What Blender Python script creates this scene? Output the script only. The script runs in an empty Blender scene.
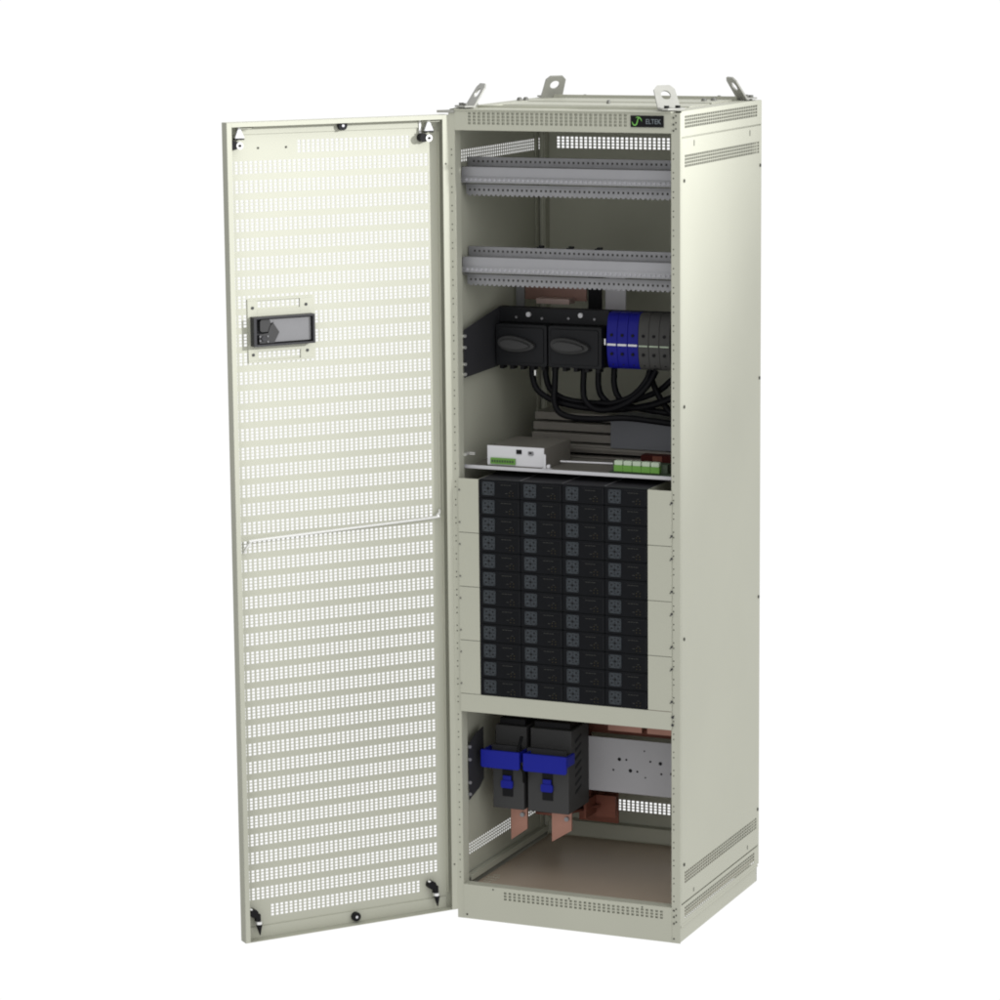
import bpy, math, random
from mathutils import Vector, Matrix
random.seed(4)
S = bpy.context.scene
COL = S.collection
PI = math.pi

# ------------------------------------------------------------------ materials
def mat(name, col, rough=.5, metal=0., spec=.5, var=0., vscale=8., bump=0., bscale=300., alpha=None, coat=0.):
    m = bpy.data.materials.new(name); m.use_nodes = True
    nt = m.node_tree; b = nt.nodes['Principled BSDF']
    b.inputs['Base Color'].default_value = (*col, 1)
    b.inputs['Roughness'].default_value = rough
    b.inputs['Metallic'].default_value = metal
    b.inputs['Specular IOR Level'].default_value = spec
    b.inputs['Coat Weight'].default_value = coat
    tc = nt.nodes.new('ShaderNodeTexCoord')
    if var:
        n = nt.nodes.new('ShaderNodeTexNoise'); n.inputs['Scale'].default_value = vscale; n.inputs['Detail'].default_value = 4
        r = nt.nodes.new('ShaderNodeValToRGB')
        r.color_ramp.elements[0].position = .3; r.color_ramp.elements[1].position = .7
        r.color_ramp.elements[0].color = (*[c*(1-var) for c in col], 1)
        r.color_ramp.elements[1].color = (*[min(1, c*(1+var)) for c in col], 1)
        nt.links.new(tc.outputs['Object'], n.inputs['Vector'])
        nt.links.new(n.outputs['Fac'], r.inputs['Fac']); nt.links.new(r.outputs['Color'], b.inputs['Base Color'])
    if bump:
        n2 = nt.nodes.new('ShaderNodeTexNoise'); n2.inputs['Scale'].default_value = bscale; n2.inputs['Detail'].default_value = 2
        bp = nt.nodes.new('ShaderNodeBump'); bp.inputs['Strength'].default_value = bump; bp.inputs['Distance'].default_value = .001
        nt.links.new(tc.outputs['Object'], n2.inputs['Vector'])
        nt.links.new(n2.outputs['Fac'], bp.inputs['Height']); nt.links.new(bp.outputs['Normal'], b.inputs['Normal'])
    return m

PAINT = mat('cream_powder_coat', (.43, .434, .360), .55, spec=.25, var=.03, vscale=2.5, bump=.16, bscale=420)
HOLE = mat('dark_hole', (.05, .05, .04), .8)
ZINC = mat('zinc_plated_steel', (.245, .245, .255), .42, metal=.35, spec=.4, var=.07, vscale=30)
ZINCL = mat('pale_galvanised_sheet', (.56, .55, .58), .45, metal=.1, var=.04, vscale=10)
STEEL = mat('bright_steel', (.75, .75, .74), .28, metal=.8)
LUG = mat('lug_plated_steel', (.34, .34, .31), .4, metal=.2, var=.05, vscale=40)
WHITE = mat('white_painted_metal', (.58, .58, .60), .4)
BLACK = mat('black_plastic', (.006, .006, .007), .5, spec=.15)
DARK = mat('dark_grey_plastic', (.009, .0095, .011), .45, spec=.2)
GREY = mat('grey_plastic', (.045, .045, .045), .55, spec=.2)
BRACK = mat('dark_grey_bracket', (.032, .032, .036), .5, spec=.25, var=.06, vscale=12)
BLUE = mat('blue_plastic', (.008, .009, .22), .45, spec=.2)
BLUED = mat('blue_handle_plastic', (.005, .010, .24), .45, spec=.2)
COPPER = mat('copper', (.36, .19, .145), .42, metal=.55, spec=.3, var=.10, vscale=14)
COPPERD = mat('dark_copper', (.17, .062, .042), .45, metal=.5, spec=.3, var=.15, vscale=14)  # darker, redder copper tone
GREEN = mat('green_connector', (.12, .28, .05), .5, spec=.25)
GREENW = mat('pale_green_connector', (.42, .50, .38), .5)
PCB = mat('dark_circuit_board', (.03, .05, .025), .5)
REDB = mat('dark_red_board', (.045, .008, .006), .6, spec=.1)
RUBBER = mat('cable_rubber', (.0025, .0025, .0035), .5, spec=.12)
FLOORM = mat('floor_sheet', (.46, .375, .295), .32, metal=.12, spec=.5, var=.06, vscale=5)
SLAB = mat('grey_brown_sheet', (.19, .178, .158), .4, metal=.25, spec=.3, var=.08, vscale=12)
MODB = mat('module_black', (.0042, .0048, .0062), .5, spec=.12, var=.1, vscale=60)
MODG = mat('fan_grille_grey', (.036, .042, .048), .6, spec=.2, var=.25, vscale=180)
MARK = mat('tiny_print_grey', (.05, .05, .045), .6, spec=.2)
LEDY = mat('amber_indicator', (.05, .04, .018), .5, spec=.2)
BARM = mat('mounting_bar_grey', (.30, .30, .315), .4, metal=.25, spec=.4, var=.05, vscale=10)
VENTDARK = mat('vent_shade_backing', (.11, .11, .09), .8, spec=.1)  # dark tone standing in for shade behind the vents
SCREWM = mat('dull_screw_metal', (.16, .16, .145), .5, metal=.3)
PINM = mat('pin_grey', (.40, .40, .43), .5)
COPPERU = mat('dull_copper', (.25, .15, .125), .4, metal=.4, spec=.3, var=.08, vscale=14)
PLATEM = mat('drilled_plate_grey', (.38, .375, .39), .5, metal=.05, spec=.3, var=.03, vscale=10)
COPPERP = mat('copper_highlight', (.48, .36, .33), .4, metal=.3)
RODM = mat('bright_rod', (.66, .66, .64), .3, metal=.15)
LABW = mat('white_marker_strip', (.75, .75, .78), .5)
LOGOG = mat('logo_green', (.16, .45, .08), .5)
LOGOT = mat('logo_grey_letters', (.17, .20, .22), .5)
HCOV = mat('handle_grey_metal', (.20, .20, .205), .25, metal=.3, var=.04)
HDARK = mat('handle_dark_metal', (.03, .03, .033), .45, spec=.3)

# ------------------------------------------------------------------ mesh helper
class MB:
    def __init__(s): s.v = []; s.f = []; s.m = []; s.cur = 0
    def quad(s, a, b, c, d):
        i = len(s.v); s.v += [a, b, c, d]; s.f.append((i, i+1, i+2, i+3)); s.m.append(s.cur)
    def prism(s, poly, fr, w0, w1):
        """poly: list of (u,v); fr(u,v,w)->xyz"""
        n = len(poly); i = len(s.v)
        s.v += [fr(u, v, w0) for u, v in poly] + [fr(u, v, w1) for u, v in poly]
        s.f.append(tuple(i+k for k in range(n))[::-1]); s.f.append(tuple(i+n+k for k in range(n))); s.m += [s.cur]*2
        for k in range(n):
            s.f.append((i+k, i+(k+1) % n, i+n+(k+1) % n, i+n+k)); s.m.append(s.cur)
    def box(s, x0, x1, y0, y1, z0, z1, fr=None, r=0):
        """r: chamfer of the x/z outline corners"""
        g = fr or (lambda u, v, w: (u, w, v))
        if r:
            p = [(x0+r, z0), (x1-r, z0), (x1, z0+r), (x1, z1-r), (x1-r, z1), (x0+r, z1), (x0, z1-r), (x0, z0+r)]
        else:
            p = [(x0, z0), (x1, z0), (x1, z1), (x0, z1)]
        s.prism(p, g, y0, y1)
    def tube(s, pts, r, n=10, caps=True):
        pts = [Vector(p) for p in pts]; base = len(s.v); prev = None
        for k, p in enumerate(pts):
            t = (pts[min(k+1, len(pts)-1)]-pts[max(k-1, 0)]).normalized()
            if prev is None:
                a = Vector((0, 0, 1)) if abs(t.z) < .9 else Vector((1, 0, 0)); x = t.cross(a).normalized()
            else:
                x = (prev-t*prev.dot(t)).normalized()
            prev = x; y = t.cross(x); rr = r[k] if isinstance(r, (list, tuple)) else r
            for j in range(n):
                a = 2*PI*j/n; s.v.append(tuple(p+x*math.cos(a)*rr+y*math.sin(a)*rr))
        for k in range(len(pts)-1):
            for j in range(n):
                a = base+k*n+j; b = base+k*n+(j+1) % n
                s.f.append((a, b, b+n, a+n)); s.m.append(s.cur)
        if caps:
            s.f.append(tuple(base+j for j in range(n))[::-1]); e = base+(len(pts)-1)*n
            s.f.append(tuple(e+j for j in range(n))); s.m += [s.cur]*2
    def plate(s, fr, u0, u1, v0, v1, rows, t):
        """perforated sheet; rows: list of (vc, hh, [uc...], hw); thickness t towards +w"""
        def q(a, b, c, d):
            s.quad(fr(a, c, 0), fr(b, c, 0), fr(b, d, 0), fr(a, d, 0))
            s.quad(fr(a, d, t), fr(b, d, t), fr(b, c, t), fr(a, c, t))
        v = v0
        for vc, hh, ucs, hw in sorted(rows, key=lambda r: r[0]):
            if vc-hh > v: q(u0, u1, v, vc-hh)
            a, b = vc-hh, vc+hh; v = b; u = u0
            for c in sorted(ucs):
                q(u, c-hw, a, b)
                p = [(c-hw, a), (c+hw, a), (c+hw, b), (c-hw, b)]
                for k in range(4):
                    P, Q = p[k], p[(k+1) % 4]
                    s.quad(fr(*Q, 0), fr(*P, 0), fr(*P, t), fr(*Q, t))
                u = c+hw
            q(u, u1, a, b)
        q(u0, u1, v, v1)
        for P, Q in (((u0, v0), (u1, v0)), ((u1, v0), (u1, v1)), ((u1, v1), (u0, v1)), ((u0, v1), (u0, v0))):
            s.quad(fr(*P, 0), fr(*Q, 0), fr(*Q, t), fr(*P, t))
    def build(s, name, mats, parent=None, smooth=False, loc=None, bevel=0, recalc=True):
        if not isinstance(mats, (list, tuple)): mats = [mats]
        o0 = wloc(parent) if parent else Vector((0, 0, 0))
        lo = Vector(loc) if loc else o0
        me = bpy.data.meshes.new(name)
        me.from_pydata([tuple(Vector(v)-lo) for v in s.v], [], s.f)
        for m in mats: me.materials.append(m)
        for p, k in zip(me.polygons, s.m): p.material_index = k; p.use_smooth = smooth
        if recalc:
            import bmesh
            bm = bmesh.new(); bm.from_mesh(me); bmesh.ops.recalc_face_normals(bm, faces=bm.faces); bm.to_mesh(me); bm.free()
        if smooth: me.set_sharp_from_angle(angle=math.radians(40))
        me.update()
        o = bpy.data.objects.new(name, me); COL.objects.link(o)
        if parent: o.parent = parent
        o.location = lo-o0
        if bevel:
            b = o.modifiers.new('bevel', 'BEVEL'); b.width = bevel; b.segments = 2; b.limit_method = 'ANGLE'; b.angle_limit = math.radians(50)
        return o

def wloc(o):
    v = Vector((0, 0, 0))
    while o: v += o.location; o = o.parent
    return v

def thing(name, label, cat, loc=(0, 0, 0), group=None):
    o = bpy.data.objects.new(name, None); COL.objects.link(o); o.location = loc; o.empty_display_size = .05
    o['label'] = label; o['category'] = cat
    if group: o['group'] = group
    return o
def tag(o, label, cat, group=None):
    o['label'] = label; o['category'] = cat
    if group: o['group'] = group
    return o
def copy_tree(o, parent=None):
    c = o.copy(); COL.objects.link(c); c.parent = parent
    for ch in list(o.children): copy_tree(ch, c)
    return c

def lin(a, b, n): return [a+(b-a)*k/(n-1) for k in range(n)]
def spline(pts, n=8):
    P = [Vector(p) for p in pts]; P = [2*P[0]-P[1]]+P+[2*P[-1]-P[-2]]; out = []
    for i in range(1, len(P)-2):
        for k in range(n):
            t = k/n; a, b, c, d = P[i-1:i+3]
            out.append(.5*((2*b)+(c-a)*t+(2*a-5*b+4*c-d)*t*t+(3*b-a-3*c+d)*t**3))
    out.append(P[-2]); return out

FY = lambda y: (lambda u, v, w: (u, y+w, v))          # sheet parallel to the front
FX = lambda x: (lambda u, v, w: (x+w, u, v))          # sheet parallel to the side
W, D, H = .6, .593, 2.0376

# ================================================================== CABINET
cab = thing('equipment_cabinet', 'tall cream steel equipment cabinet with its full height perforated door swung open', 'cabinet', (W/2, D/2, 0))

# front posts with square hole pairs every unit
def post(xa, xb, xh, xh2, ret, side):
    m = MB(); rows = []
    z = .106
    while z < 1.97:
        for dz in (0, .0135):
            rows.append((z+dz, .0016, [xh, xh2] if xh2 else [xh], .0016))
        z += .0455
    m.plate(FY(0), xa, xb, .0, 2.0345, rows, .0015)
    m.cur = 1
    m.box(min(xa, xb)+.002, max(xa, xb)-.002, .006, .007, .05, 2.03)     # dark sheet coloured as the shade behind the holes
    m.cur = 0
    m.box(*(sorted((ret, ret+side*.0015))), .0016, .034, .045, 2.03)
    m.box(*(sorted((ret, ret-side*.016))), .034, .0355, .045, 2.03)
    m.build('front_post', [PAINT, HOLE], cab)
post(.0, .0165, .0072, None, .0150, 1)
post(.578, .6, .5828, None, .578, -1)

# top rail (front)
m = MB()
ux = lin(.0526+.0039, .4656-.0039, 33)
m.plate(FY(-.0008), .0167, .5778, 1.9865, 2.0345, [(2.0155+dz, .0028, ux, .0037) for dz in (-.0117, -.0039, .0039, .0117)], .0014)
m.box(.0167, .5778, .0008, .02, 1.9865, 1.988)
m.box(.0167, .5778, -.004, .03, 2.0346, 2.0376)
m.box(.0167, .5778, .0032, .0042, 1.9885, 2.034)
m.build('top_rail', PAINT, cab)
# logo plate
m = MB(); m.box(.4758, .5593, -.0035, -.001, 2.0003, 2.0277)
logo = m.build('logo_plate', BLACK, cab)
m = MB()
def stroke(pts, r, y0, y1):
    P = [Vector((a, 0, b)) for a, b in pts]; L = []; Rr = []
    for k, p in enumerate(P):
        t = (P[min(k+1, len(P)-1)]-P[max(k-1, 0)]).normalized(); nn = Vector((-t.z, 0, t.x)); w = r[k]
        L.append(p+nn*w); Rr.append(p-nn*w)
    for k in range(len(P)-1):
        m.quad((L[k].x, y0, L[k].z), (L[k+1].x, y0, L[k+1].z), (Rr[k+1].x, y0, Rr[k+1].z), (Rr[k].x, y0, Rr[k].z))
stroke([(.4795, 2.0135), (.4815, 2.0085), (.4845, 2.0052), (.4880, 2.0048), (.4915, 2.0080), (.4935, 2.0140), (.4950, 2.0200), (.4975, 2.0228)], [.0004, .0011, .0015, .0016, .0015, .0013, .0011, .0009], -.0038, 0)
stroke([(.4890, 2.0225), (.4935, 2.0242), (.4985, 2.0232), (.5025, 2.0190), (.5045, 2.0140)], [.0004, .0010, .0014, .0012, .0003], -.0038, 0)
m.build('emblem', LOGOG, logo, recalc=False)
cu = bpy.data.curves.new('t', 'FONT'); cu.body = 'ELTEK'; cu.size = .0165; cu.align_x = 'CENTER'; cu.extrude = .0002
to = bpy.data.objects.new('t', cu); COL.objects.link(to)
me = bpy.data.meshes.new_from_object(to); bpy.data.objects.remove(to)
me.materials.clear(); me.materials.append(LOGOT)
lt = bpy.data.objects.new('lettering', me); COL.objects.link(lt); lt.parent = logo
lt.rotation_euler = (PI/2, 0, 0); lt.location = Vector((.5335, -.0038, 2.0082))-wloc(logo); lt.scale = (.86, 1, 1)

# bottom rail + plinth
m = MB()
ux = lin(.1275+.0038, .5546-.0038, 34)
m.plate(FY(-.0008), .0167, .5778, .0005, .0895, [(.069+dz, .0026, ux, .0036) for dz in (-.0078, 0, .0078)], .0014)
m.box(.0167, .5778, .0008, .03, .088, .0895)
m.box(.0167, .5778, .0045, .0055, .05, .087)
m.cur = 1
for x in (.098, .305, .5):
    m.tube([(x, -.0012, .083), (x, .001, .083)], .0022, 8)
m.build('bottom_rail', [PAINT, HOLE], cab)
m = MB()
m.box(.002, W-.004, .004, .006, .0, .043)
m.box(W-.006, W-.003, .002, D-.010, .0, .0415)
m.box(.003, .006, .002, D-.010, .0, .0415)
m.box(.003, W-.003, D-.012, D-.010, .0, .0415)
m.prism([(W-.0025, .0405), (W+.0018, .0405), (W+.0018, .0414), (W-.0008, .0458), (W-.0025, .0458)], lambda u, v, w: (u, w, v), .004, D-.013)
m.build('plinth', PAINT, cab)
# corner bolt slots on the posts
for x, zc, rr in [(.5835, z, .0023) for z in (2.0235, 2.0075, 1.993, .083, .067, .05)]+[(.5895, z+.0045, .0018) for z in (2.0235, 2.0075, 1.993, .083, .067, .05)]+[(.5835, .011, .002), (.026, .011, .0024)]:
    m = MB(); m.tube([(x, -.0022, zc), (x, .0005, zc)], rr, 8); m.build('corner_bolt', HOLE, cab)

# side panels
def side(x, sgn, backing):
    # sheet with vents; w points inward
    fr = (lambda u, v, w: (x-sgn*w, u, v))
    hs, ts = (.0046, .0009) if sgn > 0 else (.0039, .0015)
    uy = lin(.033+.0039, .570-.0039, 42)
    rows = [(1.9195+dz, .0029, uy, hs) for dz in (-.0117, -.0039, .0039, .0117)]
    rows += [(.160+dz, .0029, uy, hs) for dz in (-.0117, -.0039, .0039, .0117)]
    m = MB(); m.plate(fr, .0095, .5835, .0985, 1.9735, rows, ts)
    o = m.build('side_panel', PAINT, cab)
    if sgn > 0:
        b = MB()
        for y, z in ((.0255, 1.8735), (.0255, 1.332), (.0255, .762), (.0255, .195), (.579, 1.8735), (.579, 1.332), (.579, .762), (.579, .195)):
            s = MB(); s.tube([(x+.0001, y, z), (x+.0022, y, z)], .0042, 12); s.build('screw', HOLE, o, smooth=True)
        for y in (.095, .50):
            for za, zb in ((1.952, 1.966), (.108, .118)):
                b = MB(); b.box(y-.0016, y+.0016, 0, .0006, za, zb, fr=lambda u, v, w: (x+.0001+w, u, v)); b.build('hook_slot', HOLE, o)
        fl = MB()
        fl.box(x-.010, x-.009, .03, .575, 1.90, 1.94)
        fl.build('vent_light_block', VENTDARK, o)  # added sheet that keeps lamp light from passing through the vents
    # edge members
    m = MB()
    m.box(x-sgn*.0015 if sgn > 0 else x, x if sgn > 0 else x+.0015, .0016, .0085, .045, 2.0345)
    a, b_ = (x-.0035, x-.001) if sgn > 0 else (x+.001, x+.0035)
    m.box(a, b_, .586, D, .045, 2.036)
    uy2 = lin(.033+.0039, .5541-.0039, 41)
    fr2 = (lambda u, v, w: (x-sgn*(w+.0), u, v))
    m.plate(fr2, .0088, .5850, 1.9775, 2.0376, [(2.012+dz, .0029, uy2, .0046) for dz in (-.0117, -.0039, .0039, .0117)], .0009)
    m.plate(fr2, .0088, .5850, .0460, .0945, [(.0700+dz, .0029, uy2, .0046) for dz in (-.0117, -.0039, .0039, .0117)], .0015)
    fr3 = (lambda u, v, w: (x-sgn*(w+.013), u, v))
    m.cur = 1; m.plate(fr3, .036, .557, 1.99, 2.035, [], .001); m.plate(fr3, .036, .557, .048, .092, [], .001); m.cur = 0  # dark sheets coloured for the shade inside these vents
    # shadow gap ledge
    m.box(*(sorted((x-sgn*.006, x-sgn*.0045))), .009, .585, 1.970, 1.981)
    m.box(*(sorted((x-sgn*.006, x-sgn*.0045))), .009, .585, .092, .101)
    m.build('side_frame', [PAINT, VENTDARK], cab)
side(W, 1, True); side(0.0, -1, False)
# inner liner strips of left wall (fold lines)
m = MB()
m.box(.0035, .0055, .045, .052, .1, 1.97); m.box(.0035, .0055, .53, .55, .1, 1.97)
m.build('wall_fold', PAINT, cab)

# back panel and back posts
m = MB(); ux = lin(.0432+.0039, .5568-.0039, 41)
m.plate(FY(D-.008), .004, W-.004, .05, 2.03, [(zc+dz, .0029, ux, .0039) for zc in (1.9225, .167) for dz in (-.0117, -.0039, .0039, .0117)], .0015)
m.build('back_panel', PAINT, cab)
for x0, x1 in ((.0055, .021), (W-.022, W-.0055)):
    m = MB(); m.box(x0, x1, .556, .584, .1, 2.02, r=.003); m.box(x0+.006, x1-.003, .551, .5558, .1, 2.02); m.build('back_post', PAINT, cab)
# roof
m = MB()
m.box(.002, W-.002, .031, D-.008, 2.0250, 2.0265)
m.box(.0015, .05, .0302, D-.002, 2.0346, 2.0390); m.box(W-.05, W-.0015, .0302, D-.002, 2.0346, 2.0372)
m.box(.0502, W-.0502, .545, D-.002, 2.0346, 2.0400)
m.box(.0502, W-.0502, .0302, .060, 2.0346, 2.0385)
for y0, y1, zz in ((.075, .20, 2.037), (.215, .36, 2.0385), (.375, .53, 2.0400)):
    m.box(.056, W-.056, y0, y1, 2.030, zz)
m.box(.0502, W-.0502, .0602, .0618, 2.0266, 2.0440)
m.box(.0502, W-.0502, .543, .5448, 2.0266, 2.0475)
m.build('roof', PAINT, cab, bevel=.0008)
# hinge-side corner plate of the roof
m = MB(); m.prism([(-.029, -.004), (.0165, -.004), (.0165, .034), (-.012, .030)], lambda u, v, w: (u, v, w), 2.0285, 2.0345)
m.build('hinge_plate', LUG, cab)
# roof screws
for x, y, r in ((.024, .385, .007), (.035, .40, .007), (.13, .565, .005), (.50, .44, .007), (.515, .47, .008), (.49, .58, .006), (.30, .30, .005), (.585, .55, .004), (.03, .10, .006)):
    m = MB(); m.tube([(x, y, 2.036), (x, y, 2.0435), (x, y, 2.0475)], [r, r, r*.6], 10)
    m.build('roof_screw', SCREWM, cab, smooth=True)
# lifting lugs, bent in towards the centre of the roof
def lug(cx, cy, dx, dy):
    d = Vector((dx, dy, 0)).normalized(); t = Vector((-d.y, d.x, 0)); c = Vector((cx, cy, 2.0410))
    lean = math.radians(33); up = Vector((0, 0, 1))*math.cos(lean)+d*math.sin(lean); nrm = t.cross(up)
    m = MB(); hw = .0295; hh = .067; ch = .011; n = 16; hc = .040; hr = .0125
    outer = []; inner = []
    poly = [(-hw, 0), (hw, 0), (hw*.93, hh-ch), (hw*.93-ch, hh), (-hw*.93+ch, hh), (-hw*.93, hh-ch)]
    def hit(a):   # ray to polygon
        best = None; ca, sa = math.cos(a), math.sin(a)
        for k in range(len(poly)):
            (x1, y1), (x2, y2) = poly[k], poly[(k+1) % len(poly)]; y1 -= hc; y2 -= hc
            ex, ey = x2-x1, y2-y1; den = ca*ey-sa*ex
            if abs(den) < 1e-9: continue
            s = (x1*ey-y1*ex)/den; q = (x1*sa-y1*ca)/den
            if s > 0 and -1e-6 <= q <= 1+1e-6: best = s if best is None else min(best, s)
        return best
    angs = sorted([2*PI*k/32 for k in range(32)]+[math.atan2(y-hc, x) % (2*PI) for x, y in poly])
    P = lambda u, v, w: tuple(c+t*u+up*v+nrm*w)
    N = len(angs)
    for k in range(N):
        a, b = angs[k], angs[(k+1) % N]
        oa = hit(a); ob = hit(b)
        A = (oa*math.cos(a), hc+oa*math.sin(a)); B = (ob*math.cos(b), hc+ob*math.sin(b))
        a2 = (hr*math.cos(a), hc+hr*math.sin(a)); b2 = (hr*math.cos(b), hc+hr*math.sin(b))
        for w in (0, .004): m.quad(P(*A, w), P(*B, w), P(*b2, w), P(*a2, w))
        m.quad(P(*A, 0), P(*B, 0), P(*B, .004), P(*A, .004)); m.quad(P(*a2, 0), P(*b2, 0), P(*b2, .004), P(*a2, .004))
    # foot
    F = lambda u, v, w: tuple(c+t*u-d*v+Vector((0, 0, w)))
    m.prism([(-.0295, -.002), (.0295, -.002), (.0295, .022), (.018, .030), (-.018, .030), (-.0295, .022)], F, .0002, .0042)
    o = m.build('lifting_lug', LUG, cab, recalc=False)
    for s in (-1, 1):
        b = MB(); q = c+t*(s*.0145)-d*.014
        b.tube([tuple(q+Vector((0, 0, .0043))), tuple(q+Vector((0, 0, .010)))], .0062, 10); b.build('bolt', BLACK if dx < 0 and dy > 0 else SCREWM, o, smooth=True)
lug(.564, .026, -1, 1); lug(.040, .034, 1, 1); lug(.044, .545, 1, -1); lug(.565, .55, -1, -1)

# floor sheet
m = MB(); m.box(.02, W-.02, .05, D-.03, .072, .0745); m.box(.004, .0198, .036, D-.009, .060, .066); m.box(W-.02, W-.004, .036, D-.009, .060, .066)
m.box(.02, W-.02, .035, .0498, .060, .066); m.box(.02, W-.02, D-.0298, D-.009, .060, .066)
m.build('floor_sheet', FLOORM, cab)
m = MB(); m.box(.006, W-.006, .558, .584, .082, .118); m.box(.0045, .018, .052, .55, .085, .100)
m.build('bottom_frame', PAINT, cab)

# ================================================================== DOOR
TH = 0.89676
du = Vector((-math.cos(TH), -math.sin(TH), 0)); dn = Vector((math.sin(TH), -math.cos(TH), 0))
DW = .584; Z0, Z1 = .0215, 2.0235
def DF(off): return lambda u, v, w: tuple(du*u+dn*(off+w)+Vector((0, 0, v)))
m = MB()
UC = lin(.0475, .5615, 42)
hw, hh = .0039, .0030
rows = []
def inh(u, z): return .3595 < u < .532 and 1.447 < z < 1.603
for k in range(-1, 41):
    zc = 1.9151-.04566*k
    if k == -1: zc = 1.9605
    if k == 40: zc = .0877
    for r in range(4):
        z = zc+(1.5-r)*.0079
        us = list(UC)
        if k == -1: us = [u for u in UC if .0905 < u < .394]
        if k == 40: us = [u for u in UC if .0905 < u < .5035]
        keep = [u for u in us if not inh(u, z)]
        if 1.579 < z < 1.5945 or 1.457 < z < 1.4705:
            keep += [u for u in us if .398 < u < .502 and inh(u, z)]
        rows.append((z, hh, keep, hw))
m.plate(DF(-.028), 0, DW, Z0, Z1, rows, -.0013)
f0 = DF(-.028)
# flanges and return lips
m.box(0, DW, .0001, .028, Z0, Z0+.0013, fr=lambda u, v, w: f0(u, v, w))
m.box(0, DW, .0001, .028, Z1-.0013, Z1, fr=lambda u, v, w: f0(u, v, w))
m.box(0, .0013, .0001, .028, Z0+.0014, Z1-.0014, fr=f0); m.box(DW-.0013, DW, .0001, .028, Z0+.0014, Z1-.0014, fr=f0)
m.box(.0014, .0160, .0267, .028, Z0+.0014, Z1-.0014, fr=f0); m.box(DW-.0125, DW-.0014, .0267, .028, Z0+.0014, Z1-.0014, fr=f0)
m.box(.0162, DW-.0127, .0267, .028, Z1-.0110, Z1-.0014, fr=f0)
# stiffening fold across top and bottom of the sheet
m.box(.02, DW-.02, .0001, .0035, Z0+.0016, Z0+.030, fr=f0); m.box(.02, DW-.02, .0001, .0035, Z1-.030, Z1-.0016, fr=f0)
m.box(.0165, .0175, .0001, .010, Z0+.04, Z1-.04, fr=f0)
door = m.build('door', PAINT, cab, recalc=False)
# small dots
m = MB()
for u, z in ((.4928, 1.9602), (.4202, 1.9598), (.567, 1.9122), (.567, .2)):
    m.tube([f0(u, z, .0001), f0(u, z, .0012)], .0028, 8)
for z in (1.905, .14):
    m.tube([f0(.0085, z, .0281), f0(.0085, z, .0290)], .0022, 8)
m.build('drill_hole', HOLE, door)
# rubber buffers at top and bottom
for u, z in ((.276, 2.0060), (.2767, .0385)):
    b = MB(); b.tube([f0(u, z, .0036), f0(u, z, .014)], .0115, 20); b.cur = 1; b.tube([f0(u, z, .0141), f0(u, z, .0155)], .0035, 10)
    b.build('buffer', [BLACK, WHITE], door, smooth=True)
# corner gussets
for u0, u1 in ((.548, .505), (.018, .075)):
    g = MB(); g.prism([(u0, 0), (u1, 0), (u0*.35+u1*.65, .018), (u0, .018)], lambda u, w, z: f0(u, z, .0036+w), Z1-.016, Z1-.0145)
    g.prism([(u0, Z1-.0015), (u1, Z1-.0015), (u0*.4+u1*.6, Z1-.022), (u0, Z1-.022)], f0, .0036, .006)
    g.build('gusset', PAINT, door)
# rod latches
def latch(u, top):
    sg = 1 if top else -1
    zt = 1.9695 if top else .0905
    b = MB()
    b.tube([f0(u+.007, zt, .0002), f0(u+.007, zt, .020)], .0105, 16)          # dark boss
    if top:
        b.cur = 1; b.tube([f0(u-.006, zt-.001, .004), f0(u-.006, zt-.001, .022)], .0088, 16)   # bright washer
        b.cur = 0; b.tube([f0(u-.006, zt-.001, .0221), f0(u-.006, zt-.001, .0245)], .0032, 10)
    if top:
        b.box(u-.018, u+.006, .008, .022, zt+.0125, zt+.0155, fr=f0)
        b.cur = 2
        b.prism([(u-.020, zt+.0165), (u+.004, zt+.0165), (u-.007, zt+.0455)], f0, .012, .018)  # lit look of the upper cones put into a white colour
        b.cur = 1; b.box(u+.008, u+.013, .001, .006, zt+.010, zt+.048, fr=f0)
    else:
        b.cur = 0
        b.box(u-.010, u+.002, .006, .018, zt-.022, zt-.004, fr=f0)
        b.cur = 1
        b.tube([f0(u+.016, zt+.012, .012), f0(u+.006, zt+.004, .014)], [.003, .0045], 10)
        b.tube([f0(u-.005, zt-.028, .016), f0(u-.005, zt-.021, .016)], .0095, 16)
        b.cur = 0
        b.tube([f0(u-.006, zt-.0282, .016), f0(u-.008, zt-.057, .016)], [.0085, .0012], 12)
    b.build('latch', [BLACK, STEEL, WHITE], door, smooth=True)
latch(.5545, True); latch(.0555, True); latch(.549, False); latch(.0595, False)
# handle with its cover plate
h = MB()
for a in ((.3610, .5305, 1.5975, 1.6015), (.3610, .5305, 1.4485, 1.4530), (.5055, .5305, 1.4532, 1.5973), (.3610, .3935, 1.4532, 1.5973),
          (.3937, .5053, 1.4740, 1.5760)):
    h.box(a[0], a[1], .0003, .0024, a[2], a[3], fr=f0)
h.cur = 1
for u, z in ((.5176, 1.5807), (.3774, 1.5818), (.5178, 1.4677), (.3759, 1.4702)):
    h.tube([f0(u, z, .0025), f0(u, z, .0040)], .0036, 10)
h.build('handle_plate', [PAINT, HDARK], door)
h = MB()
a0, a1, b0, b1 = .3640, .5240, 1.4895, 1.5600
h.box(a0, a1, .0026, .0050, b0, b1, fr=f0)
for q in ((a0, a1, b0, b0+.0045), (a0, a1, b1-.0045, b1), (a0, a0+.005, b0+.0046, b1-.0046), (a1-.007, a1, b0+.0046, b1-.0046)):
    h.box(q[0], q[1], .0051, .024, q[2], q[3], fr=f0)
h.cur = 1
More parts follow.
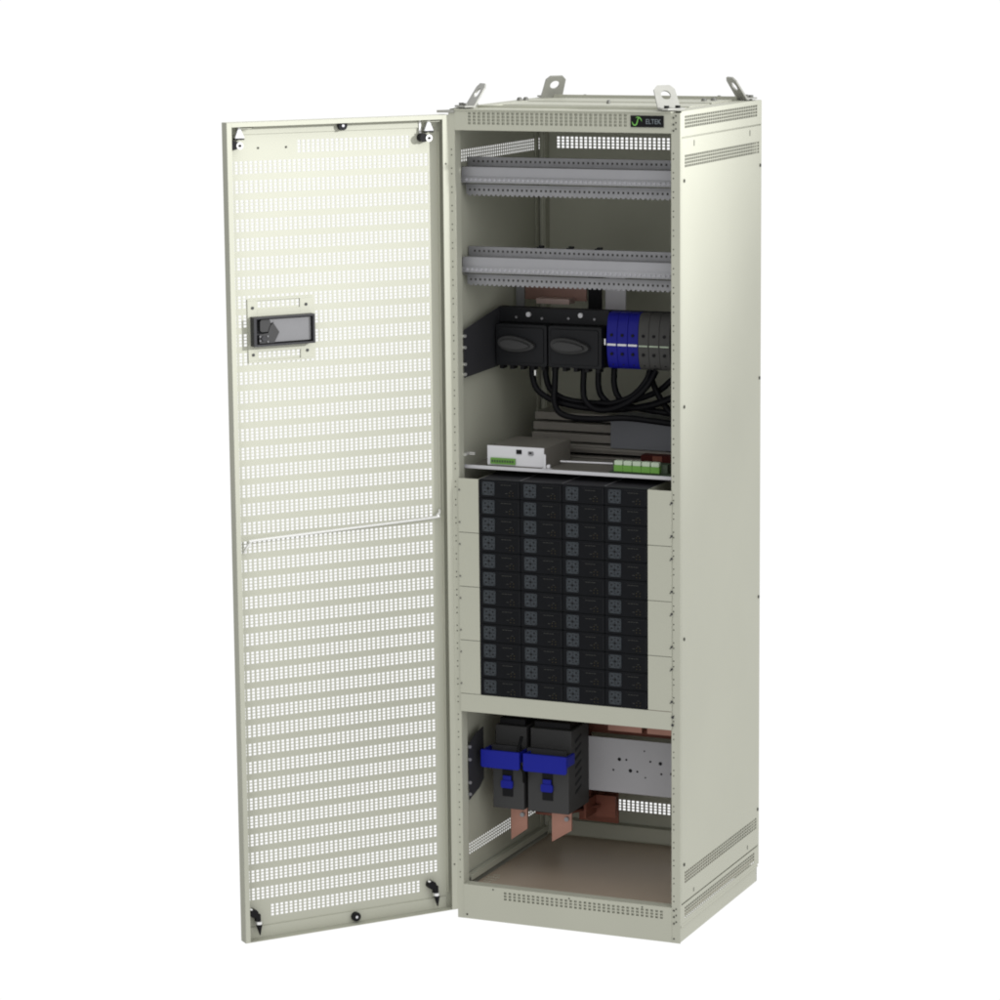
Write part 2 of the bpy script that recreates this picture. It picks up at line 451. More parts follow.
h.box(.3715, .4700, .0051, .0150, 1.4975, 1.5525, fr=f0); h.prism([(.4701, 1.5525), (.4701, 1.4975), (.476, 1.4975), (.466+.0, 1.52), (.480, 1.5525)][::-1], f0, .0051, .0150)
h.cur = 2
h.box(.478, .505, .0051, .017, 1.523, 1.5525, fr=f0, r=.004)
h.prism([(.508, 1.4960), (.470, 1.4960), (.456, 1.5210), (.472, 1.5450), (.480, 1.535), (.485, 1.520), (.508, 1.518)], f0, .0152, .0190)
h.cur = 0
h.tube([f0(.497, 1.508, .0191), f0(.497, 1.508, .022)], .0065, 10)
h.cur = 1
for q in ((.507, 1.513), (.487, 1.513), (.507, 1.503), (.487, 1.500)): h.tube([f0(*q, .0191), f0(*q, .0215)], .0022, 8)
h.build('handle', [HDARK, HCOV, GREY], door)
# stay rod
m = MB()
m.tube(spline([f0(.556, .990, .006), f0(.551, 1.0023, .010), f0(.5403, 1.016, .014), f0(.5244, 1.0200, .015), f0(.30, 1.0255, .015), f0(.0550, 1.0315, .015),
               f0(.0380, 1.036, .014), f0(.0285, 1.0420, .009), f0(.0255, 1.047, .003)], 5), .0033, 8)
m.cur = 1; m.tube([f0(.0225, 1.05, .001), f0(.0225, 1.29, .001)], .0022, 8)
m.build('stay_rod', [RODM, PAINT], door, smooth=True)
# hinges
for z in (1.80, 1.03, .22):
    m = MB(); m.tube([tuple(Vector((-.004, .004, z-.025))), tuple(Vector((-.004, .004, z+.025)))], .004, 10); m.build('hinge', PAINT, cab, smooth=True)

# ================================================================== DIN RAIL PANELS
def din(zt, label):
    """zt: top of the upper strip"""
    t = thing('perforated_mounting_rail', label, 'mounting rail', (.29, .07, zt-.08), 'perforated grey mounting rails across the top')
    xs = lin(.022, .578, 45)
    m = MB(); m.plate(FY(.100), .005, .588, zt-.0215, zt, [(zt-.0105, .0026, xs, .0024)], .0015)
    m.box(.005, .588, .1016, .112, zt-.0018, zt)
    m.box(.012, .588, .062, .0995, zt-.0230, zt-.0216)
    m.cur = 1; m.box(.012, .585, .1035, .1045, zt-.0205, zt-.0025)  # dark sheet behind the strip, coloured for the shade in its holes
    m.build('upper_strip', [ZINC, HOLE], t)
    m = MB(); m.box(.0065, .588, .0600, .0618, zt-.0445, zt-.0222)
    m.prism([(.0600, zt-.0447), (.0560, zt-.0500), (.0545, zt-.0570), (.0565, zt-.0605), (.0618, zt-.0605), (.0618, zt-.0447)], lambda u, v, w: (w, u, v), .0065, .588)
    o = m.build('front_bar', BARM, t)
    p = MB()
    for x in lin(.022, .578, 45): p.tube([(x, .0560, zt-.0512), (x, .0525, zt-.0535)], .0034, 8)
    p.build('pin_row', PINM, o, smooth=True)
    m = MB()
    m.box(.0065, .588, .0619, .078, zt-.0660, zt-.0645)
    m.plate(FY(.075), .012, .588, zt-.0900, zt-.0662, [(zt-.0785, .0026, xs, .0024)], .0015)
    # scalloped lower edge
    for x in xs: m.prism([(x-.0045, zt-.0901), (x+.0045, zt-.0901), (x+.0028, zt-.0935), (x-.0028, zt-.0935)], FY(.0751), 0, .0012)
    m.cur = 1; m.box(.012, .585, .0785, .0795, zt-.0885, zt-.0668)  # dark sheet again, giving the lower holes their shade by colour
    m.build('lower_strip', [ZINC, HOLE], t)
    for x in (.0105, .5785):
        m = MB(); m.box(x-.001, x+.001, .0790, .0995, zt-.064, zt-.024); m.build('end_bracket', ZINC, t)
    return t
din(1.9155, 'upper of the two grey perforated mounting rails, just below the top vents')
din(1.6945, 'lower of the two grey perforated mounting rails, above the black rotary switches')
# small black clips on top of the lower rail
for i, x in enumerate((.196, .275, .350)):
    m = MB(); m.box(x-.006, x+.006, .108, .116, 1.6948, 1.7005, r=.001); m.box(x-.009, x+.001, .102, .1078, 1.6948, 1.6975)
    o = m.build('clip', BLACK, None, loc=(x, .11, 1.6948))
    tag(o, 'small black clip on top of the lower mounting rail, %s of three' % ('leftmost', 'middle', 'rightmost')[i], 'clip', 'black clips on the lower mounting rail')
# ================================================================== UPPER SWITCH GEAR
t = thing('switch_bracket', 'dark grey steel bracket carrying the black rotary switches between the posts', 'bracket', (.3, .28, 1.40))
m = MB()
m.prism([(.034, 1.4945), (.258, 1.5300), (.270, 1.5300), (.270, 1.386), (.258, 1.380), (.034, 1.3755)], lambda u, v, w: (w, u, v), .0190, .0205)
m.build('side_plate', BRACK, t)
m = MB(); m.prism([(.034, 1.4945), (.258, 1.5300), (.270, 1.5300), (.270, 1.386), (.258, 1.380), (.034, 1.3755)], lambda u, v, w: (w, u, v), .5765, .5780)
m.build('side_plate', BRACK, t)
m = MB(); m.box(.0207, .5763, .270, .2715, 1.384, 1.530); m.box(.0207, .318, .252, .2698, 1.492, 1.5285)
m.build('back_plate', DARK, t)
m = MB()
for z in (1.475, 1.447, 1.405, 1.380):
    m.tube([(.0175, .036, z+.004), (.0240, .033, z+.004)], .0042, 8)
m.build('nut', STEEL, t, smooth=True)
for x, z in ((.102, 1.5125), (.243, 1.5150)):
    m = MB(); m.tube([(x, .2515, z), (x, .246, z)], .0062, 14); m.build('terminal_cap', WHITE, t, smooth=True)
m = MB()
for x, z in ((.068, 1.5045), (.138, 1.5035), (.210, 1.5060), (.280, 1.5065)): m.tube([(x, .2515, z), (x, .248, z)], .0032, 8)
m.build('bolt', ZINC, t)

def switch(x0, x1, label):
    t = thing('rotary_switch', label, 'switch', ((x0+x1)/2, .255, 1.385), 'black rotary switches on the dark bracket')
    xc = (x0+x1)/2
    m = MB(); m.box(x0, x1, .215, .2515, 1.386, 1.4905, r=.004); m.box(x0+.008, x1-.008, .211, .2148, 1.394, 1.483, r=.004)
    m.build('body', DARK, t, bevel=.0015)
    m = MB(); zc = 1.442; a = (x1-x0)*.36; pts = []
    for k in range(32):
        q = 2*PI*k/32; pts.append((xc-.008+math.cos(q)*a, zc+math.sin(q)*.019*(1-.25*math.cos(q))-.004*math.cos(q)))
    m.prism(pts, FY(0), .196, .2107)
    pts2 = [(xc-.008+(u-xc+.008)*.8, zc+(v-zc)*.62) for u, v in pts]
    m.prism(pts2, FY(0), .184, .1958)
    m.build('lever', GREY, t, smooth=True, bevel=.002)
    m = MB()
    for k in range(5):
        x = x0+.012+k*(x1-x0-.024)/4; m.box(x-.005, x+.005, .220, .246, 1.3765, 1.3858)
    m.build('terminal', BLACK, t)
switch(.0265, .1645, 'black rotary switch with oval lever, nearer the left post')
switch(.1685, .3120, 'black rotary switch with oval lever, beside the blue terminal blocks')

def tblock(k, col, label):
    x0 = .3205+k*.0279; x1 = x0+.0274
    t = thing('terminal_block', label, 'terminal block', ((x0+x1)/2, .25, 1.385), 'row of blue and grey terminal blocks')
    prof = []
    for i in range(13):
        a = -PI/2+PI*i/12; prof.append((.262-.034*max(0, math.cos(a))**.6, 1.456+.0715*math.sin(a)))
    prof += [(.2698, 1.5275), (.2698, 1.3845)]
    m = MB(); m.prism(prof, lambda u, v, w: (w, u, v), x0, x1)
    m.build('body', col, t, smooth=True, bevel=.001)
    m = MB(); xc = (x0+x1)/2
    for z in (1.4720, 1.4250): m.tube([(xc, .2295, z), (xc, .2265, z)], .0040, 10)
    for z in (1.505, 1.3985): m.tube([(xc, .2420, z), (xc, .2375, z)], .0028, 8)
    m.build('screw_hole', BLACK, t, smooth=True)
    m = MB(); m.box(x0+.002, x1-.002, .2262, .2285, 1.4455, 1.4505 if col is BLUE else 1.449)
    m.build('marker', LABW if col is BLUE else GREENW, t)
nm = ['leftmost blue terminal block, touching the right rotary switch', 'middle blue terminal block of the row of three blue ones', 'rightmost blue terminal block, next to the grey ones',
      'grey terminal block immediately right of the blue ones', 'second grey terminal block right of the blue ones', 'third grey terminal block, half behind the right post']
TG = mat('warm_grey_plastic', (.068, .067, .064), .5, spec=.2)
for k in range(6): tblock(k, BLUE if k < 3 else TG, nm[k])
m = MB(); m.tube([(.3165, .2270, 1.447), (.3165, .2270, 1.462)], .003, 8)
tag(m.build('pin', STEEL, None, loc=(.3165, .227, 1.447), smooth=True), 'tiny bright metal pin between right rotary switch and blue terminal blocks', 'pin')
m = MB(); m.tube([(.130, .222, 1.363), (.130, .222, 1.376)], .003, 8)
tag(m.build('bolt', STEEL, None, loc=(.13, .222, 1.363), smooth=True), 'tiny bright bolt hanging under the left rotary switch', 'bolt')

# copper behind the switches
m = MB(); m.box(.037, .206, .38, .386, 1.535, 1.575)
tag(m.build('copper_bar', COPPERU, None, loc=(.12, .38, 1.53)), 'dull copper busbar above and behind the two rotary switches', 'busbar')
m = MB(); m.box(.085, .175, .34, .379, 1.5300, 1.5430)  # pale tab colours in the highlight along the busbar's lower edge
tag(m.build('copper_tab', COPPERP, None, loc=(.13, .35, 1.527)), 'copper tab painted as a pale highlight below the dull copper busbar behind the rotary switches', 'busbar tab')
m = MB(); m.box(-.0+.012, .0345, .38, .384, 1.44, 1.64)
tag(m.build('support_strip', ZINC, None, loc=(.02, .38, 1.44)), 'grey upright strip left of the copper busbar behind the switches', 'support strip')
m = MB(); m.box(.25, .305, .40, .404, 1.42, 1.66)
tag(m.build('support_strip', ZINCL, None, loc=(.28, .4, 1.42)), 'pale grey upright strip right of the copper busbar, above the blue blocks', 'support strip')
m = MB(); m.box(.2085, .243, .385, .395, 1.42, 1.66)
tag(m.build('insulator', BLACK, None, loc=(.22, .39, 1.42)), 'black insulator between the copper busbar and the pale grey strip', 'insulator')

# ================================================================== CABLES
CB = [
 ([(.1165, .235, 1.384), (.117, .235, 1.360), (.130, .235, 1.325), (.172, .235, 1.300), (.23, .235, 1.288), (.29, .235, 1.284), (.36, .25, 1.284), (.45, .28, 1.305), (.56, .30, 1.36)], 'black cable first from the left, dropping from the left rotary switch'),
 ([(.1515, .240, 1.384), (.152, .24, 1.358), (.163, .245, 1.325), (.20, .25, 1.302), (.27, .26, 1.294), (.35, .265, 1.298), (.43, .28, 1.325), (.47, .28, 1.355), (.50, .30, 1.384)], 'black cable second from the left, below the left rotary switch'),
 ([(.1840, .225, 1.384), (.184, .22, 1.34), (.187, .21, 1.300), (.205, .20, 1.275), (.245, .20, 1.264), (.31, .20, 1.264), (.37, .21, 1.268), (.43, .23, 1.262), (.56, .26, 1.245)], 'black cable third from the left, hanging lowest of all'),
 ([(.2570, .235, 1.384), (.256, .232, 1.335), (.264, .225, 1.306), (.295, .22, 1.285), (.345, .215, 1.290), (.395, .215, 1.315), (.432, .22, 1.350), (.448, .24, 1.386)], 'black cable fourth from the left, curving back up to the grey blocks'),
 ([(.2920, .245, 1.384), (.292, .245, 1.338), (.302, .25, 1.310), (.335, .25, 1.290), (.40, .25, 1.290), (.48, .25, 1.315), (.56, .25, 1.37)], 'black cable fifth from the left, below the right rotary switch'),
 ([(.3290, .260, 1.384), (.328, .26, 1.345), (.338, .26, 1.315), (.365, .262, 1.292), (.415, .265, 1.283), (.475, .27, 1.275), (.56, .28, 1.255)], 'black cable sixth from the left, dropping beside the blue blocks'),
 ([(.4270, .255, 1.384), (.418, .24, 1.355), (.385, .235, 1.320), (.335, .235, 1.300), (.295, .24, 1.298)], 'black cable curling left from under the nearest grey terminal block'),
 ([(.4200, .265, 1.384), (.428, .265, 1.355), (.445, .265, 1.320), (.470, .265, 1.285), (.495, .27, 1.255), (.53, .29, 1.20)], 'black cable running steeply down right under the grey terminal blocks'),
]
for pts, lab in CB:
    m = MB(); m.tube(spline(pts, 8), .0078, 12)
    tag(m.build('cable', RUBBER, None, loc=pts[0], smooth=True), lab, 'cable', 'black power cables under the switches')

# ================================================================== TRAY AND WHAT STANDS ON IT
t = thing('shelf_tray', 'thin steel shelf tray with bright front edge above the black modules', 'shelf tray', (.3, .05, 1.147))
m = MB(); m.box(.012, .578, .0505, .545, 1.1495, 1.1515); m.build('tray_sheet', SLAB, t)
m = MB(); m.box(.0105, .578, .0480, .0503, 1.1475, 1.1560); m.build('front_edge', WHITE, t)
m = MB()
for z in (1.186, 1.182): m.box(.012, .040, .046, .052, z, z+.002)
m.tube([(.020, .030, 1.184), (.020, .042, 1.184)], .0045, 8); m.build('bolt', STEEL, t)

t = thing('controller_box', 'small white controller box with green connector on the shelf tray', 'controller', (.145, .06, 1.152))
m = MB(); m.box(.0700, .2190, .0615, .235, 1.1525, 1.2035); m.build('case', SLAB, t)
m = MB(); m.box(.0685, .2205, .0595, .0613, 1.1575, 1.2060); m.build('front_plate', WHITE, t)
m = MB(); m.box(.0790, .1445, .0535, .0593, 1.1610, 1.1760); m.cur = 1
for k in range(9): m.box(.0825+k*.0068, .0865+k*.0068, .0527, .0534, 1.1655, 1.1715)
m.build('connector', [GREEN, PCB], t)
m = MB(); m.box(.1470, .1610, .0575, .0593, 1.1880, 1.1990, r=.001); m.cur = 1; m.box(.1785, .1930, .0575, .0593, 1.1860, 1.1965, r=.002); m.cur = 0; m.box(.1815, .1885, .0568, .0574, 1.1905, 1.1945)
m.build('port', [BLACK, ZINC], t)
m = MB(); m.box(.2260, .2305, .046, .0478, 1.1570, 1.1930); m.box(.2205, .2420, .046, .058, 1.1562, 1.1580); m.tube([(.2395, .046, 1.165), (.2395, .040, 1.165)], .0045, 8)
tag(m.build('angle_bracket', WHITE, None, loc=(.228, .047, 1.157)), 'tiny white angle bracket immediately right of the white controller box', 'bracket')
t = thing('terminal_board', 'black terminal board with a row of five pale green connectors', 'terminal board', (.46, .06, 1.152))
m = MB(); m.box(.392, .560, .0600, .150, 1.1525, 1.1580); m.box(.398, .540, .0720, .10, 1.1582, 1.1800); m.build('base', PCB, t)
for k in range(5):
    x = .4060+k*.0238
    m = MB(); m.box(x, x+.0228, .0580, .0715, 1.1600, 1.1755); m.cur = 1; m.box(x+.001, x+.0218, .0590, .0715, 1.1757, 1.1865, r=.0015)
    m.build('connector', [GREEN, GREENW], t)
m = MB(); m.box(.398, .57, .262, .285, 1.1525, 1.1690); m.box(.398, .57, .2852, .2872, 1.1525, 1.1700); m.cur = 1; m.box(.43, .455, .2600, .2618, 1.155, 1.168); m.box(.50, .54, .2600, .2618, 1.155, 1.167)
m.build('board', [REDB, COPPERD], t)
m = MB(); m.tube([(.250, .095, 1.170), (.390, .095, 1.172)], .0022, 8)
tag(m.build('rod', WHITE, None, loc=(.25, .095, 1.17), smooth=True), 'thin white rod lying on the tray between controller box and green connectors', 'rod')
# stacked slabs and grey unit behind
for i, (z0, z1, x0, y0, c, wd) in enumerate(((1.160, 1.180, .083, .30, SLAB, 'lowest'), (1.1835, 1.2035, .078, .32, SLAB, 'second lowest'), (1.207, 1.227, .074, .34, SLAB, 'second highest'), (1.2305, 1.2500, .07, .36, SLAB, 'topmost'))):
    m = MB(); m.box(x0, .45, y0, .56, z0, z1)
    tag(m.build('metal_slab', c, None, loc=(.25, y0, z0), bevel=.001), 'brown grey metal slab behind the controller, %s of the stack' % wd, 'metal slab', 'stack of brown grey slabs behind the controller')
m = MB(); m.box(.304, .575, .294, .4, 1.1765, 1.2545)
UNIT = mat('blue_grey_unit', (.115, .12, .135), .5)
tag(m.build('power_unit', UNIT, None, loc=(.44, .3, 1.176), bevel=.001), 'plain dark grey box unit above the green connectors, below the cables', 'power unit')
m = MB(); m.box(.18, .578, .288, .2925, 1.1700, 1.1745); m.box(.18, .578, .27, .2878, 1.1525, 1.155)
tag(m.build('support_bar', SLAB, None, loc=(.38, .288, 1.152)), 'thin light edged bar under the plain dark grey box unit', 'support bar')

# ================================================================== SUBRACKS AND MODULES
MZ = [.5850+.0455*k for k in range(13)]
ordn = ['bottom', 'third', 'second', 'top']
for k in range(4):
    z0, z1 = MZ[3*k]+.0007, MZ[3*k+3]-.0007
    t = thing('module_subrack', '%s cream subrack frame around three rows of black modules' % {0: 'lowest', 1: 'second lowest', 2: 'second highest', 3: 'topmost'}[k], 'subrack', (.3, .0, z0), 'cream subrack frames holding the black modules')
    for xa, xb in ((.0158, .0708), (.5176, .5790)):
        m = MB(); m.box(xa, xb, -.0035, -.0018, z0, z1)
        xi = xb if xa < .1 else xa
        m.box(*((xb-.0015, xb) if xa < .1 else (xa, xa+.0015)), -.0017, .40, z0, z1); m.build('ear', PAINT, t)
    m = MB(); m.box(.0708, .5176, .003, .40, z1-.0006, z1); m.build('cover_sheet', BRACK, t)
    for xs in (.5832-.0035, .0072+.012):
        for dz in (.0250, .1060) if True else ():
            s = MB(); s.tube([(xs, -.0036, z0+dz), (xs, -.0062, z0+dz)], .0027 if xs > .3 else .0022, 10)
            if xs > .3: s.prism([(xs-.0060, z0+dz-.0050), (xs-.0045, z0+dz-.0062), (xs-.001, z0+dz-.002), (xs-.0025, z0+dz-.001)], FY(0), -.0042, -.0036)
            s.build('screw', HDARK if xs > .3 else SCREWM, t, smooth=True)
# cross bar under the subracks
m = MB(); m.box(.0158, .5790, -.0035, -.0018, .5390, .5843); m.box(.0205, .576, -.0017, .03, .5390, .5405); m.box(.07, .5176, -.0017, .38, .5815, .5843)
m.cur = 1
for z in (.5525, .572): m.tube([(.5815, -.0036, z), (.5815, -.0055, z)], .0033, 10)
tag(m.build('blanking_panel', [PAINT, HDARK], None, loc=(.3, 0, .539)), 'cream blanking strip directly below the bottom row of black modules', 'blanking strip')

def module0():
    t = thing('rectifier_module', '', 'power module', (0, 0, 0), 'black power modules in four columns of twelve')
    w = .1106; h = .0447
    m = MB(); m.box(.0005, w, -.0042, .0005, .0005, h, r=.0012)
    m.box(.001, w-.0005, .0006, .35, .001, h-.0004)
    m.build('body', MODB, t)
    # fan grille: raised grey plate with black discs for the dark of its round openings
    m = MB(); m.box(.0105, .0430, -.0058, -.0043, .0065, .0400, r=.002)
    m.cur = 1; cx, cz = .02675, .02325
    for dx, dz, rr in [(0, 0, .0034)]+[(a*.0085, b*.0085, .0023) for a in (-1, 1) for b in (-1, 1)]+[(.0118*a, .0118*b, .0013) for a, b in ((1, 0), (-1, 0), (0, 1), (0, -1))]+[(.0135*a, .0135*b, .0013) for a in (-1, 1) for b in (-1, 1)]+[(.0062*a, .0062*b, .0012) for a, b in ((1, 0), (-1, 0), (0, 1), (0, -1))]:
        m.tube([(cx+dx, -.00605, cz+dz), (cx+dx, -.0057, cz+dz)], rr, 10)
    m.build('fan_grille', [MODG, BLACK], t)
    m = MB(); m.box(.052, .1035, -.0050, -.0043, .0385, .0397); m.box(.1062, .1080, -.0052, -.0043, .004, .041); m.build('latch_edge', DARK, t)
    m = MB(); 
    for xa, xb in ((.0600, .0660), (.0675, .0740), (.0755, .0790), (.0805, .0870)): m.box(xa, xb, -.0048, -.0043, .0330, .0342)
    m.box(.0720, .0780, -.0048, -.0043, .0125, .0137); m.box(.0840, .0900, -.0048, -.0043, .0190, .0200); m.build('print', MARK, t)
    m = MB()
    for x, z in ((.083, .0150), (.092, .0150), (.083, .0078), (.092, .0078)): m.box(x-.0011, x+.0011, -.0050, -.0043, z-.0009, z+.0009)
    m.build('indicator', LEDY, t)
    return t
m0 = module0()
cn = ['leftmost column', 'second column from the left', 'third column from the left', 'rightmost column']
rn = ['top row', 'second row from the top', 'third row from the top', 'fourth row from the top', 'fifth row from the top', 'sixth row from the top',
      'sixth row from the bottom', 'fifth row from the bottom', 'fourth row from the bottom', 'third row from the bottom', 'second row from the bottom', 'bottom row']
first = True
for c in range(4):
    for r in range(12):
        o = m0 if first else copy_tree(m0); first = False
        o.location = (.0716+c*.1113, random.uniform(-.0004, .0004), MZ[11-r]+.0003)
        o['label'] = 'black power module with fan grille, %s, %s' % (cn[c], rn[r])
# white seams on top of the module stack
m = MB()
for c in range(1, 4):
    x = .0716+c*.1113; m.box(x-.0022, x-.0004, .003, .35, 1.1312, 1.1322)
tag(m.build('guide_rail', ZINC, None, loc=(.29, .0, 1.131)), 'thin grey guide rails lying on top of the black module stack', 'guide rails')

# ================================================================== LOWER COMPARTMENT
t = thing('switch_bracket', 'dark bracket plate at the left post beside the blue handled switches', 'bracket', (.02, .1, .30))
m = MB(); m.prism([(.034, .443), (.075, .462), (.125, .470), (.125, .335), (.10, .318), (.034, .300)], lambda u, v, w: (w, u, v), .0190, .0205); m.build('side_plate', BRACK, t)
m = MB()
for z in (.438, .405, .345, .315): m.tube([(.0175, .036, z), (.0245, .033, z)], .0042, 8)
m.build('nut', ZINC, t, smooth=True)

def fsw(x0, x1, hx0, hx1, label):
    t = thing('fused_switch', label, 'fused switch', ((x0+x1)/2, .19, .26), 'dark grey fused switches with blue handles')
    m = MB(); fr = lambda u, v, w: (w, u, v)
    m.prism([(.120, .262), (.120, .392), (.140, .430), (.140, .4745), (.257, .4745), (.257, .262)], fr, x0, x1)
    o = m.build('body', GREY, t, bevel=.002)
    m = MB(); m.prism([(.150, .4747), (.150, .4900), (.245, .4900), (.245, .4747)], fr, x0+.008, x1-.008); m.build('top_cap', BLACK, t)  # cap coloured black to stand for the shade up there
    m = MB()
    if x0 > .1:
        for k in range(7):
            z = .305+k*.022
            m.prism([(.165, z), (.205, z+.012), (.205, z+.018), (.165, z+.007)], fr, x1+.0001, x1+.0008)
        m.build('louvre', BLACK, t)
    m = MB()      # dark cover behind handle
    m.box(x0+.004, x1-.004, .1080, .1195, .395, .4300); m.build('cover', HDARK, t)
    m = MB()      # U handle
    m.prism([(hx0, .3825), (hx0+.004, .3785), (hx1-.004, .3785), (hx1, .3825), (hx1, .4245), (hx0, .4245)], FY(0), .070, .078)
    m.box(hx0, hx0+.007, .0781, .128, .395, .4225); m.box(hx1-.007, hx1, .0781, .128, .395, .4225)
    m.build('blue_handle', BLUED, t, bevel=.0015)
    xc = (x0+x1)/2
    m = MB(); m.box(xc-.015, xc+.013, .1175, .1198, .295, .378); m.build('slot', BLACK, t)
    m = MB(); m.box(xc-.017, xc+.015, .1110, .1174, .318, .338, r=.003); m.box(xc-.012, xc+.010, .1130, .1174, .3382, .350); m.build('latch_button', BLUED, t)
    return t
fsw(.0475, .1330, .036, .142, 'dark grey fused switch with blue handle, the left one')
fsw(.1440, .2560, .152, .270, 'dark grey fused switch with blue handle, the right one beside the drilled plate')
m = MB(); m.tube(spline([(.137, .10, .46), (.134, .085, .425), (.138, .080, .395), (.146, .09, .37), (.139, .11, .34)], 6), .0045, 8)
tag(m.build('cable', RUBBER, None, loc=(.137, .1, .46), smooth=True), 'short black cable looped between the two blue handled switches', 'cable')

# drilled plate with the dark of its holes drawn as black discs
t = thing('mounting_plate', 'pale grey drilled mounting plate right of the blue handled switches', 'mounting plate', (.4, .26, .295))
m = MB(); m.box(.2400, .5770, .2590, .2608, .2940, .4350); m.build('plate', PLATEM, t)
m = MB()
for x, z, r in ((.3358, .3815, .0048), (.3549, .3819, .0030), (.3193, .3524, .0028), (.3658, .3542, .0050), (.3848, .3534, .0030), (.4040, .4087, .0022), (.4065, .3397, .0022), (.4202, .3828, .0030), (.4473, .3802, .0048), (.4499, .3530, .0030), (.4783, .3557, .0045), (.52, .38, .0048), (.54, .35, .003)):
    m.tube([(x+.003, .2588, z), (x+.003, .2600, z)], r, 12)
m.build('drill_hole', BLACK, t)

m = MB(); m.box(.03, .232, .330, .338, .21, .43)  # unseen sheet added so the bay picks up brown bounce light
tag(m.build('bounce_sheet', COPPERD, None, loc=(.13, .33, .21)), 'unseen dark copper sheet added behind the two blue handled switches for brown bounce', 'busbar')
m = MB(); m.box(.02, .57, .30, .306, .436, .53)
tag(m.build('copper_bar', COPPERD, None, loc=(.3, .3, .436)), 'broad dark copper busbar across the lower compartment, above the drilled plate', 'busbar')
for i, (x0, x1) in enumerate(((.3040, .3965), (.4105, .52))):
    m = MB(); m.box(x0, x1, .268, .298, .4520, .4680)
    tag(m.build('copper_tab', COPPER, None, loc=(x0, .27, .452), bevel=.001), 'pinkish copper tab above the drilled plate, the %s of two' % ('left', 'right')[i], 'busbar tab', 'pinkish copper tabs above the drilled plate')
for i, (x0, x1, z0, z1, zz, wd) in enumerate(((.083, .128, .172, .262, .205, 'left'), (.196, .250, .178, .262, .212, 'right'))):
    m = MB(); m.prism([(x0, z0), (x1, zz), (x1, z1), (x0, z1)], FY(0), .152, .158)
    m.cur = 1; m.tube([(x1-.012, .1515, z1-.020), (x1-.012, .146, z1-.020)], .006, 8)
    tag(m.build('copper_terminal', [COPPER, ZINC], None, loc=(x0, .15, z0)), 'pink copper terminal blade below the %s blue handled switch' % wd, 'copper terminal', 'pink copper blades below the switches')
m = MB()
m.box(.17, .2800, .40, .406, .170, .300); m.box(.24, .2460, .26, .3995, .215, .262); m.box(.246, .30, .33, .336, .205, .262)
m.prism([(.16, .33), (.26, .33), (.20, .20), (.13, .20)], lambda u, v, w: (u, v, w), .232, .238)
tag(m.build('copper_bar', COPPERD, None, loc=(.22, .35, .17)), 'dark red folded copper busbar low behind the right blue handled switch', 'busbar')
m = MB()
for i in range(5):
    for j in range(4):
        if (i in (0, 4)) and j in (0, 3): continue
        m.tube([(.030+i*.007, .085+j*.02, .0748), (.030+i*.007, .085+j*.02, .0762)], .0026, 6)
tag(m.build('floor_vent', PAINT, None, loc=(.044, .11, .0748)), 'small cream honeycomb vent patch at the front left of the cabinet floor', 'vent')

# ================================================================== CAMERA, LIGHT, WORLD
f, az, el, ro, cx, cy, cz = 3.24168, -0.4114, -0.17131, -0.00978, 3.274, -7.21262, 2.44245
ca, sa, ce, se = math.cos(az), math.sin(az), math.cos(el), math.sin(el)
fwd = Vector((sa*ce, ca*ce, se)); right = Vector((ca, -sa, 0)); up = right.cross(fwd)
R = math.cos(ro)*right+math.sin(ro)*up; U = -math.sin(ro)*right+math.cos(ro)*up
cam = bpy.data.cameras.new('camera'); co = bpy.data.objects.new('camera', cam); COL.objects.link(co)
M = Matrix((R, U, -fwd)).transposed().to_4x4(); M.translation = (cx, cy, cz); co.matrix_world = M
cam.sensor_width = 36; cam.sensor_fit = 'HORIZONTAL'; cam.lens = 36*f; cam.clip_end = 100
S.camera = co

w = bpy.data.worlds.new('World'); S.world = w; w.use_nodes = True
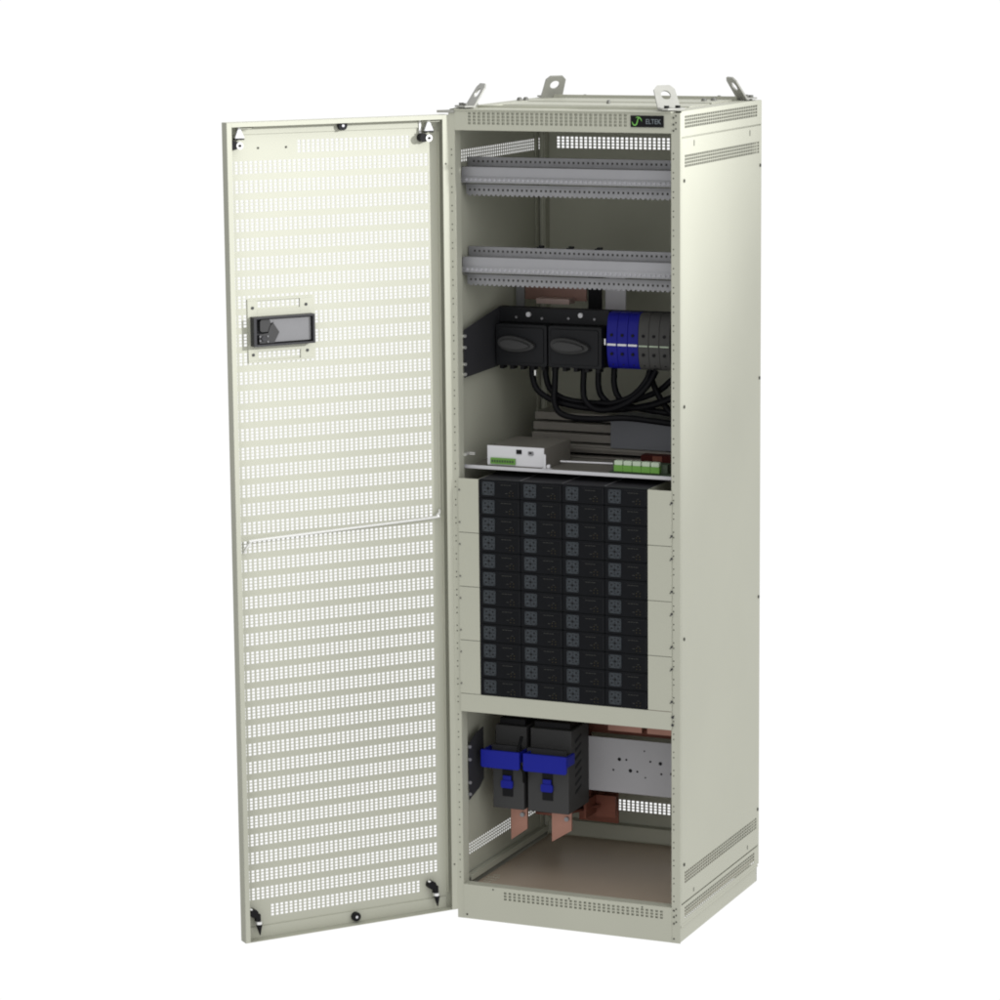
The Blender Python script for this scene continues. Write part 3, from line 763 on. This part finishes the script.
# studio surroundings: white backdrop all along the far side, key side (right) bright, left side dim
nt = w.node_tree; bg = nt.nodes['Background']
tc = nt.nodes.new('ShaderNodeTexCoord')
def N(t, **k):
    n = nt.nodes.new(t)
    for a, b in k.items(): setattr(n, a, b)
    return n
def ramp(vec, lo, hi, a, b):
    d = N('ShaderNodeVectorMath', operation='DOT_PRODUCT'); d.inputs[1].default_value = vec
    nt.links.new(tc.outputs['Generated'], d.inputs[0])
    r = N('ShaderNodeMapRange', interpolation_type='SMOOTHSTEP')
    r.inputs['From Min'].default_value = lo; r.inputs['From Max'].default_value = hi
    r.inputs['To Min'].default_value = a; r.inputs['To Max'].default_value = b
    nt.links.new(d.outputs['Value'], r.inputs['Value']); return r.outputs['Result']
key = ramp((.80, -.60, 0), -.60, .75, .12, 1.02)
top = ramp((0, 0, 1), -.2, .9, 0, .55)
back = ramp((0, 1, 0), .15, .45, 0, 1.02)
ad = N('ShaderNodeMath', operation='ADD'); nt.links.new(key, ad.inputs[0]); nt.links.new(top, ad.inputs[1])
mx = N('ShaderNodeMath', operation='MAXIMUM'); nt.links.new(ad.outputs[0], mx.inputs[0]); nt.links.new(back, mx.inputs[1])
nt.links.new(mx.outputs[0], bg.inputs['Strength']); bg.inputs[0].default_value = (1, 1, 1, 1)

def spot(name, loc, tgt, power, size, blend, rad, col=(1, 1, 1)):
    l = bpy.data.lights.new(name, 'SPOT'); l.energy = power; l.spot_size = math.radians(size); l.spot_blend = blend; l.shadow_soft_size = rad; l.color = col
    o = bpy.data.objects.new(name, l); COL.objects.link(o); o.location = loc
    o.rotation_euler = (Vector(tgt)-Vector(loc)).to_track_quat('-Z', 'Y').to_euler()
spot('studio_spot', (6.6, -.02, 3.6), (0, -.95, 2.65), 3000, 36, 1.0, .07, (.985, .985, 1))

S.view_settings.view_transform = 'Standard'; S.view_settings.look = 'None'
S.view_settings.exposure = 0; S.view_settings.gamma = 1
S.render.engine = 'CYCLES'
S.cycles.max_bounces = 8; S.cycles.diffuse_bounces = 5
S.cycles.filter_width = 2.0
